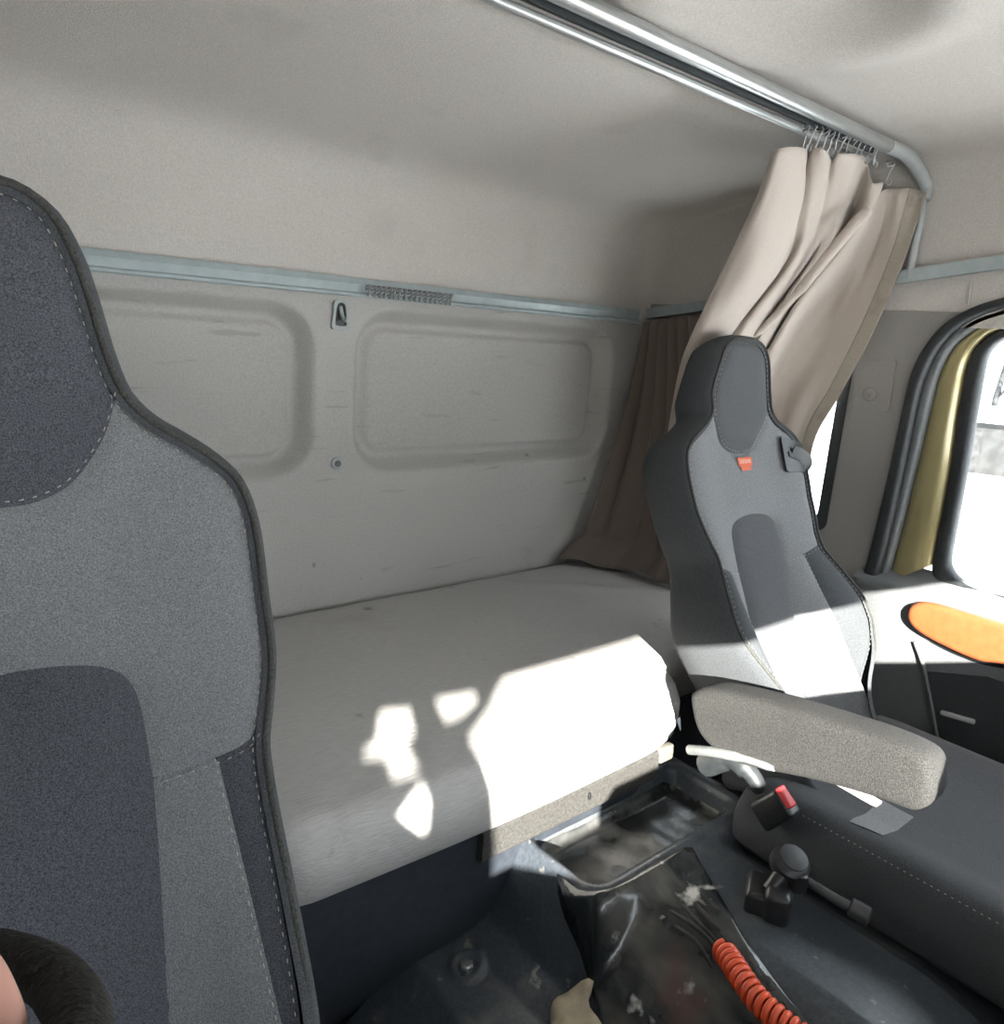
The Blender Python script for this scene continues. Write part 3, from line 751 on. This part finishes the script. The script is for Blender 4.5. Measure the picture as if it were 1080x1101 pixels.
# ---- door
door = empty('door_1', (2.03, .4, -1.15), 'gold painted cab door with grey trim, window and orange pull', 'door', None, 'structure')
def ringplate(name, outer, inner, x, th, m):
    # strip between two pixel outlines of the door edge
    A = catmull([Vector((*X2(u, v, x), 0)) for u, v in outer], 6); B = catmull([Vector((*X2(u, v, x), 0)) for u, v in inner], 6)
    A = arcline(A, .01); n = len(A)
    B2 = []
    Ls = [0]
    for i in range(1, len(B)): Ls.append(Ls[-1]+(B[i]-B[i-1]).length)
    for k in range(n):
        s = Ls[-1]*k/(n-1); j = 0
        while j < len(Ls)-2 and Ls[j+1] < s: j += 1
        t = (s-Ls[j])/max(1e-9, Ls[j+1]-Ls[j]); B2.append(B[j].lerp(B[j+1], min(1, t)))
    ext = lambda P: [Vector((-.40, P[0].y+.012, 0)), Vector((.1, P[0].y+.008, 0)), Vector((.35, P[0].y+.004, 0))] + P if P[0].x < .75 else P
    A = ext(A); B2 = ext(B2); n = len(A)
    V = []; Fc = []
    prof = [(0, .6), (.12, .15), (.3, 0), (.7, 0), (.88, .15), (1, .6)]
    for a, b in zip(A, B2):
        for t, dd in prof:
            p = a.lerp(b, t); V.append((x+dd*th, p.x, p.y))
        V.append((x+th, b.x, b.y)); V.append((x+th, a.x, a.y))
    m_ = len(prof)+2
    for i in range(n-1):
        for k in range(m_): Fc.append((i*m_+k, i*m_+(k+1) % m_, (i+1)*m_+(k+1) % m_, (i+1)*m_+k))
    return mk(name, V, Fc, m, None, True, 60)
seal_i = [(1080,330),(1048,341),(1022,358),(1004,381),(993,405),(986,428),(975,480),(958,560),(938,640)]
grey_i = [(1080,341),(1054,350),(1030,366),(1014,388),(1005,412),(998,440),(986,490),(969,560),(951,628)]
gold_i = [(1080,352),(1062,359),(1046,374),(1037,394),(1032,420),(1027,450),(1020,500),(1011,550),(1000,608)]
gask_i = [(1080,364),(1070,370),(1061,382),(1056,402),(1051,430),(1045,466),(1037,512),(1028,560),(1021,598)]
dr = [ringplate('door_seal', seal_o, seal_i, 1.985, .03, blackR),
      ringplate('inner_seal', seal_i, grey_i, 2.005, .03, greyR),
      ringplate('window_frame', grey_i, gold_i, 2.02, .03, gold),
      ringplate('window_gasket', gold_i+[(1004,624),(1020,636),(1045,646),(1080,656),(1130,668)], gask_i+[(1022,612),(1032,624),(1050,632),(1080,640),(1130,651)], 2.03, .025, blackR)]
dr[2]['label'] = 'gold painted window frame'
gl = [X2(u, v, 2.045) for u, v in gold_i]
glp = [(-.40, gl[0][1])] + gl + [X2(1040, 640, 2.045), (.2, -.56), (-.40, -.57)]
dr.append(plate('glass', glp, lambda a, b, d: Vector((2.045+d, a, b)), .004, glassM, None, [], .3))
# door trim: lofted panel. section (x, z) constant along y with small belt drop towards the front
DY = [.868, .85, .74, .62, .45, .2, -.1, -.42]
def dsec(y):
    dz = -.012*(.8-y)
    e = .02 if y > .86 else 0
    return [(2.045, -.505+dz), (2.035, -.517+dz), (2.018, -.533+dz), (1.985, -.545+dz), (1.968, -.556+dz), (1.962+e, -.575+dz), (1.962+e, -.70+dz), (1.970+e, -.80), (1.975+e, -1.0), (1.985+e, -1.17)]
V = []; Fc = []
for y in DY:
    for x, z in dsec(y): V.append((x, y, z))
m_ = len(dsec(0))
for i in range(len(DY)-1):
    for k in range(m_-1): Fc.append((i*m_+k, i*m_+k+1, (i+1)*m_+k+1, (i+1)*m_+k))
b = len(V)
for x, z in dsec(DY[0]): V.append((2.045, DY[0], z))
for k in range(m_-1): Fc.append((k, k+1, b+k+1, b+k))
tp = mk('trim_panel', V, Fc, doorG, None, True, 50); dr.append(tp)
# dark lower pocket panel
pk_ = [X2(998, 722, 1.955), X2(1006, 760, 1.955), X2(1013, 800, 1.955), X2(1017, 830, 1.955), (.62, -1.12), (-.4, -1.12), (-.4, -.72), (.3, -.70), (.52, -.695)]
dr.append(plate('lower_pocket', pk_, lambda a, b, d: Vector((1.958-d, a, b)), .006, doorD, None, [], .2))
# orange pull
po = [(984,649),(1000,649),(1040,660),(1085,674),(1150,692),(1220,712),(1220,742),(1150,735),(1080,716),(1050,711),(1015,696),(988,681),(976,668),(976,655)]
pp2 = arcline(catmull([Vector((*X2(u, v, 1.942), 0)) for u, v in po], 5, True), .008, True)
def puffed(name, loop, x, th, m):
    N = len(loop); cen = sum(loop, Vector((0, 0, 0)))/N; nr = []
    for i in range(N):
        t = loop[(i+1) % N]-loop[i-1]; nr.append(Vector((t.y, -t.x, 0)).normalized())
    if sum((loop[i]-cen).dot(nr[i]) for i in range(N)) < 0: nr = [-a for a in nr]
    V = []; Fc = []
    for off_, dd in [(0, th), (0, .012), (-.002, .005), (-.006, .001), (-.012, 0)]:
        for p, w in zip(loop, nr): V.append((x+dd, p.x+w.x*off_, p.y+w.y*off_))
    for r in range(4):
        for i in range(N): Fc.append((r*N+i, r*N+(i+1) % N, (r+1)*N+(i+1) % N, (r+1)*N+i))
    Fc.append(tuple(4*N+i for i in range(N)))
    return mk(name, V, Fc, m, None, True, 60)
op = puffed('door_pull', pp2, 1.942, .018, orange); op['label'] = 'orange door pull'; dr.append(op)
pr2 = arcline(catmull([Vector((*X2(u, v, 1.95), 0)) for u, v in [(977,652),(986,649),(1020,656),(1085,676),(1180,704),(1180,740),(1085,722),(1048,714),(1010,698),(986,682),(974,667)]], 5, True), .01, True)
dr.append(puffed('pull_recess', pr2, 1.954, .012, blackP))
dr.append(rbox('latch_lever', pX(1030, 771, 1.945), (.012, .075, .012), .004, greyP, None, 2, Matrix.Rotation(math.radians(-6), 3, 'X')))
rib = tube('panel_rib', catmull([pX(984, 690, 1.96), pX(993, 715, 1.958), pX(1000, 745, 1.956), pX(1010, 800, 1.956)], 5), .005, doorG); dr.append(rib)
adopt(door, *dr)
# ------------------------------------------------------------------ engine tunnel
def tun_z(x, y):
    # left step, flank, flat right-hand top, raised tray box at the rear
    top = -.925
    prof = lerpl([(.44, ZF), (.55, ZF), (.64, -1.16), (.69, -1.118), (.78, -1.105), (.83, -1.075), (.91, -1.005), (.97, -.955), (1.04, top), (1.21, top-.006), (1.26, top-.035), (1.43, top-.075)], x)
    z = prof
    z -= .10*sstep(.35, -.05, y)
    # shallow fall of the front left half
    z -= .05*sstep(.66, .35, y)*sstep(1.02, .90, x)
    # tray box
    bx = sstep(.83, .90, x)*(1-sstep(1.375, 1.42, x)); by = sstep(.66, .715, y)
    z = z*(1-bx*by)+max(z, top+.004)*bx*by
    d = rrsdf(x, y, 1.125, .826, .222, .088, .035)
    t = 1-sstep(-.016, .0, d)
    z -= .050*t
    z += .006*math.exp(-((d-.012)/.007)**2)
    z += .004*noise.noise(Vector((x*8, y*8, 2)))*(1-sstep(1.0, 1.06, x))
    # dented bolt boss on the step
    e = math.hypot(x-BOSS.x, y-BOSS.y)
    z += .007*math.exp(-((e-.026)/.008)**2)
    return z
BOSS = pZ(502, 1034, -1.10)
def pT(u, v):
    r = ray(u, v); t = .3
    while t < 2.5:
        p = r*(t/ -r.z if r.z < 0 else t)
        if p.z < tun_z(p.x, p.y): return p
        t += .002
    return r
V = []; Fc = []; NX, NY = 200, 190
for j in range(NY+1):
    y = -.15+(.985+.15)*j/NY
    for i in range(NX+1):
        x = .44+(1.43-.44)*i/NX; V.append((x, y, tun_z(x, y)))
for j in range(NY):
    for i in range(NX): Fc.append((j*(NX+1)+i, j*(NX+1)+i+1, (j+1)*(NX+1)+i+1, (j+1)*(NX+1)+i))
b = len(V)
for j in range(NY+1): V.append((1.43, -.15+1.135*j/NY, ZF))
for j in range(NY): Fc.append((j*(NX+1)+NX, (j+1)*(NX+1)+NX, b+j+1, b+j))
bo = cyl('bolt', (BOSS.x, BOSS.y, tun_z(BOSS.x, BOSS.y)-.004), (BOSS.x, BOSS.y, tun_z(BOSS.x, BOSS.y)+.007), .013, hookm, None, 6)
tn = empty('engine_tunnel', (1.0, .5, ZF), 'dark worn engine tunnel cover with recessed tray between the seats', 'engine tunnel')
adopt(tn, mk('cover', V, Fc, tunM), bo)
# tray liner
tl = rpoly([(.915,.748,.03),(1.335,.748,.03),(1.335,.905,.03),(.915,.905,.03)], 6)
vs, fs, lo = cdt([(p.x, p.y) for p in arcline([Vector((a, c_, 0)) for a, c_ in tl], .012, True)], .012)
adopt(tn, mk('tray_liner', [(x, y, tun_z(x, y)+.004+.006*noise.noise(Vector((x*16, y*16, 7)))) for x, y in vs], fs, trayM))
# glossy sheet over the front slope
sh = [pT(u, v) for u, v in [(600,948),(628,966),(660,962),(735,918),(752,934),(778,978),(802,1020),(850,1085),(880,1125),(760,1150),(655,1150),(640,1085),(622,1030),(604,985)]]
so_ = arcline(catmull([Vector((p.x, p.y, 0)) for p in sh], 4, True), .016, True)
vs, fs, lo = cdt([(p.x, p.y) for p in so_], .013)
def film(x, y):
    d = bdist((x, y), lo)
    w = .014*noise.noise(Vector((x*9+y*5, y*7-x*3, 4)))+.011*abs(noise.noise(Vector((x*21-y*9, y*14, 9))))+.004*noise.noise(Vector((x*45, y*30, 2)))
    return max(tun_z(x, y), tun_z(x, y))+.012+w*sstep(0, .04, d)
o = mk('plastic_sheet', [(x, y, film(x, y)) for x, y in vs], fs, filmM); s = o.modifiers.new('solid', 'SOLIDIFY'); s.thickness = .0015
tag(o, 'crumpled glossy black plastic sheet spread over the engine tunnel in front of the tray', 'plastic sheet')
# swivel bracket on the tunnel
bc = pZ(822, 962, -.905)
swr = empty('swivel_bracket', (bc.x, bc.y, -.925), 'black jointed bracket with round knob and bar fixed on the tunnel beside the far seat', 'bracket')
def P(u, v, z): return pZ(u, v, z)
k0 = P(833, 972, -.900); 
Rz = Matrix.Rotation(math.radians(28), 3, 'Z')
adopt(swr, rbox('base_pad', P(818, 962, -.912), (.074, .050, .046), .010, blackP, None, 3, Rz),
      rbox('base_clamp', P(836, 972, -.905), (.052, .044, .060), .012, blackP, None, 3, Rz),
      tube('link_arm', catmull([P(828, 958, -.890), P(838, 945, -.872), P(848, 935, -.862)], 5), .014, blackP, None, 14))
kb = P(850, 928, -.852); kd = (Vector((-.15, -.35, .92))).normalized()
kn = cyl('knob', kb-kd*.020, kb+kd*.016, .033, blackP, None, 28, .3)
ksock = cyl('socket', P(858, 946, -.868)-Vector((0, 0, .02)), P(858, 944, -.868)+Vector((0, 0, .012)), .017, blackP, None, 24)
bar = tube('bar', catmull([P(864, 944, -.868), P(880, 955, -.872), P(905, 970, -.878), P(922, 978, -.882)], 5), [.0075]*5+[.0085]*5+[.009]*6, dgrey, None, 14)
cap_ = cyl('end_cap', P(914, 974, -.880), P(936, 986, -.884), .016, dgrey, None, 18)
kcap = cyl('knob_cap', kb+kd*.015, kb+kd*.019, .025, blackR, None, 28); kcap.parent = kn
adopt(swr, kn, ksock, bar, cap_)
# coiled hose
pth = catmull([P(778, 1022, -.905), P(788, 1036, -.898), P(798, 1052, -.893), P(815, 1075, -.893), P(842, 1100, -.893), P(875, 1125, -.893), P(905, 1150, -.90)], 40)
frm = frames(pth); H = []
tot = 0
for i, (p, (t, n_, bn)) in enumerate(zip(pth, frm)):
    if i: tot += (pth[i]-pth[i-1]).length
    a = tot/.0125*2*PI
    for s in (0,):
        H.append(p+n_*math.cos(a)*.0145+bn*math.sin(a)*.0145)
H = arcline(catmull(H, 3), .0028)
o = tube('coiled_hose', H, .0048, hoseM, None, 8); tag(o, 'orange-red coiled air hose lying on the engine tunnel at the bottom edge', 'hose')
# loose black cables over the hose
for i in range(5):
    a = P((722,735,748,726,760)[i], (980,974,972,996,985)[i], -.914); m2 = P((752,757,768,748,782)[i], (1000,998,994,1012,1012)[i], -.893); e = P((790,782,792,766,812)[i], (1042,1026,1020,1040,1052)[i], -.912)
    o = tube('cable', catmull([a, m2, e], 8), .0036, cableM, None, 7)
    tag(o, 'thin black cable lying across the orange coiled hose', 'cable', 'black cables over the coiled hose')
# beige rag at the bottom edge
rp = [pT(u, v) for u, v in [(592,1098),(606,1078),(630,1062),(638,1068),(632,1090),(650,1120),(640,1150),(600,1150)]]
ro = arcline(catmull([Vector((p.x, p.y, 0)) for p in rp], 4, True), .01, True); vs, fs, lo = cdt([(p.x, p.y) for p in ro], .01)
o = mk('cleaning_rag', [(x, y, film(x, y)+.004+.010*sstep(0, .02, bdist((x, y), lo))+.010*noise.noise(Vector((x*30, y*30, 1)))) for x, y in vs], fs, ragM)
s = o.modifiers.new('solid', 'SOLIDIFY'); s.thickness = .003
tag(o, 'crumpled beige rag on the glossy sheet at the bottom edge', 'rag')
# ------------------------------------------------------------------ floor, left side, front of the cab
fl = plate('floor', [(XL-.05, -.8), (XR+.05, -.8), (XR+.05, YR+.05), (XL-.05, YR+.05)], lambda a, b, d: Vector((a, b, ZF-d)), .04, floorM, None, [], .3)
struct(fl, 'dark gritty cab floor', 'floor')
wl_o = [(-.75, .12), (YR+.01, .12), (YR+.01, ZF), (-.75, ZF), (-.75, -.36), (-.31, -.36), (-.31, .112), (-.75, .112)]  # front notch added to let the sun through to the bunk
struct(plate('wall_left', wl_o, lambda a, b, d: Vector((XL-d, a, b)), .05, sidem, None, [], .2), 'grey side wall with front corner cut open for the sun, beside the near seat', 'wall')
wf_o = [(XL-.05, .5), (XR+.05, .5), (XR+.05, ZF), (XL-.05, ZF), (XL-.05, -.75), (1.90, -.75), (1.90, .112), (XL-.05, .112)]  # left windscreen pillar omitted so it casts no shadow on the bunk
struct(plate('wall_front', wf_o, lambda a, b, d: Vector((a, -.75-d, b)), .05, shellM, None, [], .3), 'front wall of the cab with the windscreen opening', 'wall')
def dash(name, x0, x1, zt):
    pr = [(-.75, zt-.03), (-.48, zt), (-.42, zt-.005), (-.38, zt-.05), (-.36, zt-.25), (-.45, zt-.40), (-.5, ZF+.3), (-.75, ZF+.3)]
    V = [(x0, y, z) for y, z in pr]+[(x1, y, z) for y, z in pr]; n = len(pr)
    Fc = [(i, (i+1) % n, n+(i+1) % n, n+i) for i in range(n)]+[tuple(range(n)), tuple(range(n, 2*n))]
    return mk(name, V, Fc, dashM, None, True, 30)
db = empty('dashboard', (.8, -.6, ZF+.3), 'unseen light grey dashboard under the windscreen, stepped to cut the sunlight', 'dashboard', None, 'structure')
adopt(db, dash('low_section', XL+.02, .20, -.425), dash('middle_section', .20, .70, -.345), dash('high_section', .70, XR-.02, -.272))  # out of view; each height set by how low the sun may reach
vz = empty('sun_visor', (.8, -.52, .1), 'unseen long grey sun visor added across the windscreen to cap the sunlight', 'sun visor')
adopt(vz, rbox('visor_panel', ((XL+XR)/2, -.51, .14), (XR-XL-.1, .02, .37), .006, shellM), tube('visor_rod', [(XL+.06, -.51, .33), (XR-.06, -.51, .33)], .006, blackP))  # out of view, added to set the upper limit of the sunlight
# ------------------------------------------------------------------ added plate outside the windscreen, cut to cast the bunk's sun patches
SUN = Vector((.70, 1.0, -.405))
YM = -1.0
def back(p): t = (p.y-YM); q = p-SUN*t; return (q.x, q.z)
def onm(u, v): return back(pZ(u, v, -.706))
edge = [onm(u, v) for u, v in [(540,725),(530,742),(524,758),(500,792),(515,815)]]
edge += [back(p) for p in [pY(526, 846, .857), pY(529, 883, .857), pY(530, 910, .88)]]
edge += [(edge[-1][0]+.01, edge[-1][1]-.25), (-1.45, edge[-1][1]-.28), (-1.45, edge[0][1]+.42), (edge[0][0]+.06, edge[0][1]+.42)]
holes = [[onm(u, v) for u, v in [(405,763),(438,756),(446,790),(434,797),(450,830),(420,837),(412,812),(392,814),(387,803),(402,794)]],  # openings traced back along the sun from the small lit patches
         [onm(u, v) for u, v in [(465,750),(510,742),(513,753),(495,769),(477,776)]],
         [back(pY(u, v, .853)) for u, v in [(451,848),(461,868),(457,903),(424,880)]]]
mr = empty('shadow_plate', (-.9, YM, -.2), 'black plate added out of view, pierced to cast the sun patches on the bunk', 'shadow plate')
adopt(mr, plate('frame', edge, lambda a, b, d: Vector((a, YM-d, b)), .012, blackP, None, holes, .1),
      tube('arm', catmull([(-.80, YM, .30), (-.66, -.92, .36), (-.52, -.80, .42)], 5), .015, blackP))
# ------------------------------------------------------------------ steering wheel and hand
wc = Vector((-.176, .316, -.292)); wn = Vector((0.0, .35, .94)).normalized()
wa = Vector((1, 0, 0)); wa = (wa-wn*wa.dot(wn)).normalized(); wb = wn.cross(wa)
WR = .225
sw = empty('steering_wheel', wc, 'black covered steering wheel rim at the lower left corner', 'steering wheel')
ringp = [wc+wa*math.cos(2*PI*i/80)*WR+wb*math.sin(2*PI*i/80)*WR for i in range(80)]
V, Fc = tubegeo(ringp+[ringp[0]], .0125, 14, cap=False)
rim = mk('rim', V, Fc, wheelM)
hub = cyl('hub', wc-wn*.09, wc-wn*.04, .075, blackP, None, 32)
sp = [tube('spoke', catmull([wc-wn*.06+(wa*math.cos(a)+wb*math.sin(a))*.06, wc-wn*.05+(wa*math.cos(a)+wb*math.sin(a))*.15, wc+(wa*math.cos(a)+wb*math.sin(a))*WR], 5), .014, blackP, None, 10) for a in (math.radians(-20), math.radians(200), math.radians(270))]
colm = cyl('column', wc-wn*.40, wc-wn*.09, .035, blackP, None, 24)
adopt(sw, rim, hub, colm, *sp)
# hand holding the rim: palm below, fingers curled, only the edge of a finger shows
def skin(name, verts, edges, rad, m, root):
    me = bpy.data.meshes.new(name); me.from_pydata([tuple(v) for v in verts], edges, []); me.update()
    o = bpy.data.objects.new(name, me); COL.objects.link(o); me.materials.append(m)
    md = o.modifiers.new('skin', 'SKIN'); md.use_smooth_shade = True
    for i, r in enumerate(rad): me.skin_vertices[0].data[i].radius = (r, r)
    me.skin_vertices[0].data[root].use_root = True
    sb = o.modifiers.new('sub', 'SUBSURF'); sb.levels = 2; sb.render_levels = 2
    return o
def hp(u, v, y): return pY(u, v, y*1.22)
wrist = hp(-270, 1270, .225); palm = hp(-120, 1205, .228)
Vh = [wrist+Vector((-.16, -.17, -.12)), wrist+Vector((-.06, -.07, -.05)), wrist, palm]
Eh = [(0, 1), (1, 2), (2, 3)]; Rh = [.042, .036, .027, .030]
for (du, dy, s_) in ((0, 0, 1.0), (-38, .006, 1.05), (-76, .010, 1.0), (-112, .010, .85)):
    k = len(Vh)
    Vh += [hp(-10+du, 1160, .236+dy), hp(4+du, 1112, .244+dy), hp(-20+du, 1112-62*s_, .258+dy), hp(-46+du, 1112-100*s_, .276+dy)]
    Eh += [(3, k), (k, k+1), (k+1, k+2), (k+2, k+3)]; Rh += [.0115, .0105, .0095, .0082]
k = len(Vh)
Vh += [hp(-110, 1290, .222), hp(-50, 1270, .226), hp(0, 1235, .232)]
Eh += [(3, k), (k, k+1), (k+1, k+2)]; Rh += [.014, .012, .010]
hd = skin('person', Vh, Eh, Rh, skinM, 3)
tag(hd, 'bare hand of a person at the wheel, a finger edge in the lower left corner', 'person')
# ------------------------------------------------------------------ outside
GZ = -2.6
gr = plate('ground', [(-120, -120), (160, -120), (160, 160), (-120, 160)], lambda a, b, d: Vector((a, b, GZ-d)), .5, snowM, None, [], 30)
struct(gr, 'bright snow-covered yard outside the windows', 'ground')
dirv = ray(1062, 480); dirv = Vector((dirv.x, dirv.y, 0)).normalized()
shc = dirv*24
sd = empty('shed', (shc.x, shc.y, GZ), 'grey wooden shed with white snowy roof seen through the door window', 'shed')
rt = Matrix.Rotation(math.atan2(dirv.y, dirv.x), 3, 'Z')
def sw_(p): return rt @ Vector(p)+Vector((shc.x, shc.y, GZ))
adopt(sd, rbox('wall', sw_((0, 0, .65)), (3, 7, 1.3), 0, woodM, None, 1, rt), rbox('roof', sw_((-.1, 0, 1.42)), (3.6, 7.6, .28), .05, snowM, None, 2, rt),
      rbox('shed_door', sw_((-1.52, .6, .55)), (.06, .9, 1.1), 0, barkM, None, 1, rt))
def tree(base, hgt, seed):
    rnd = random.Random(seed); V = []; Fc = []
    def br(p, d, L_, r, lev):
        pts = [p]; q = p.copy(); dd = d.copy()
        for k in range(4):
            dd = (dd+Vector((rnd.uniform(-.2, .2), rnd.uniform(-.2, .2), rnd.uniform(-.05, .15)))).normalized(); q = q+dd*L_/4; pts.append(q.copy())
        tubegeo(pts, [r, r*.85, r*.7, r*.5, r*.25], 5, V, Fc)
        if lev > 0:
            for k in range(7 if lev > 1 else 6):
                i = rnd.choice((1, 2, 3, 4)); a = rnd.uniform(0, 2*PI)
                nd = (dd*.6+Vector((math.cos(a), math.sin(a), rnd.uniform(.1, .7)))).normalized()
                br(pts[i], nd, L_*rnd.uniform(.4, .62), r*.45, lev-1)
    br(Vector(base), Vector((0, 0, 1)), hgt*.6, .16, 3)
    t = empty('bare_tree', base, '', 'tree', 'frosted trees beyond the snow yard')
    adopt(t, mk('branches', V, Fc, barkM))
    return t
for i, (lat, dist, hh, lb) in enumerate([(-6.2, 32, 8, 'frosted bare tree rising behind the left end of the shed'), (0, 38, 9, 'frosted bare tree rising behind the middle of the shed'), (6.0, 31, 8, 'frosted bare tree rising behind the right end of the shed')]):
    p = dirv*dist+Vector((dirv.y, -dirv.x, 0))*lat
    t = tree((p.x, p.y, GZ), hh, 11+i); t['label'] = lb
# ------------------------------------------------------------------ light
w = bpy.data.worlds.new('world'); SC.world = w; w.use_nodes = True
bg = w.node_tree.nodes['Background']; bg.inputs[0].default_value = (.86, .93, 1.0, 1); bg.inputs[1].default_value = 2.6
sl_ = bpy.data.lights.new('sun', 'SUN'); sl_.energy = 15.5; sl_.angle = math.radians(.53); sl_.color = (1, .96, .88)
so2 = bpy.data.objects.new('sun', sl_); COL.objects.link(so2); so2.rotation_euler = SUN.to_track_quat('-Z', 'Y').to_euler()
def portal(name, c, size, d):
    l = bpy.data.lights.new(name, 'AREA'); l.shape = 'RECTANGLE'; l.size, l.size_y = size; l.cycles.is_portal = True
    o = bpy.data.objects.new(name, l); COL.objects.link(o); o.location = c; o.rotation_euler = Vector(d).to_track_quat('-Z', 'Y').to_euler()
portal('windscreen_portal', (.83, -.80, -.32), (2.2, .9), (0, 1, 0))
portal('front_quarter_portal', (XL-.06, -.53, -.12), (.46, .50), (1, 0, 0))
portal('door_window_portal', (2.08, .2, -.2), (1.3, .8), (-1, 0, 0))
portal('quarter_window_portal', (2.08, 1.15, -.18), (.36, .6), (-1, 0, 0))
vs_ = SC.view_settings; vs_.view_transform = 'Standard'; vs_.look = 'None'; vs_.gamma = 1; vs_.use_curve_mapping = False; vs_.exposure = 1.42
SC.cycles.max_bounces = 10; SC.cycles.diffuse_bounces = 3; SC.cycles.transparent_max_bounces = 8
SC.cycles.sample_clamp_indirect = 12
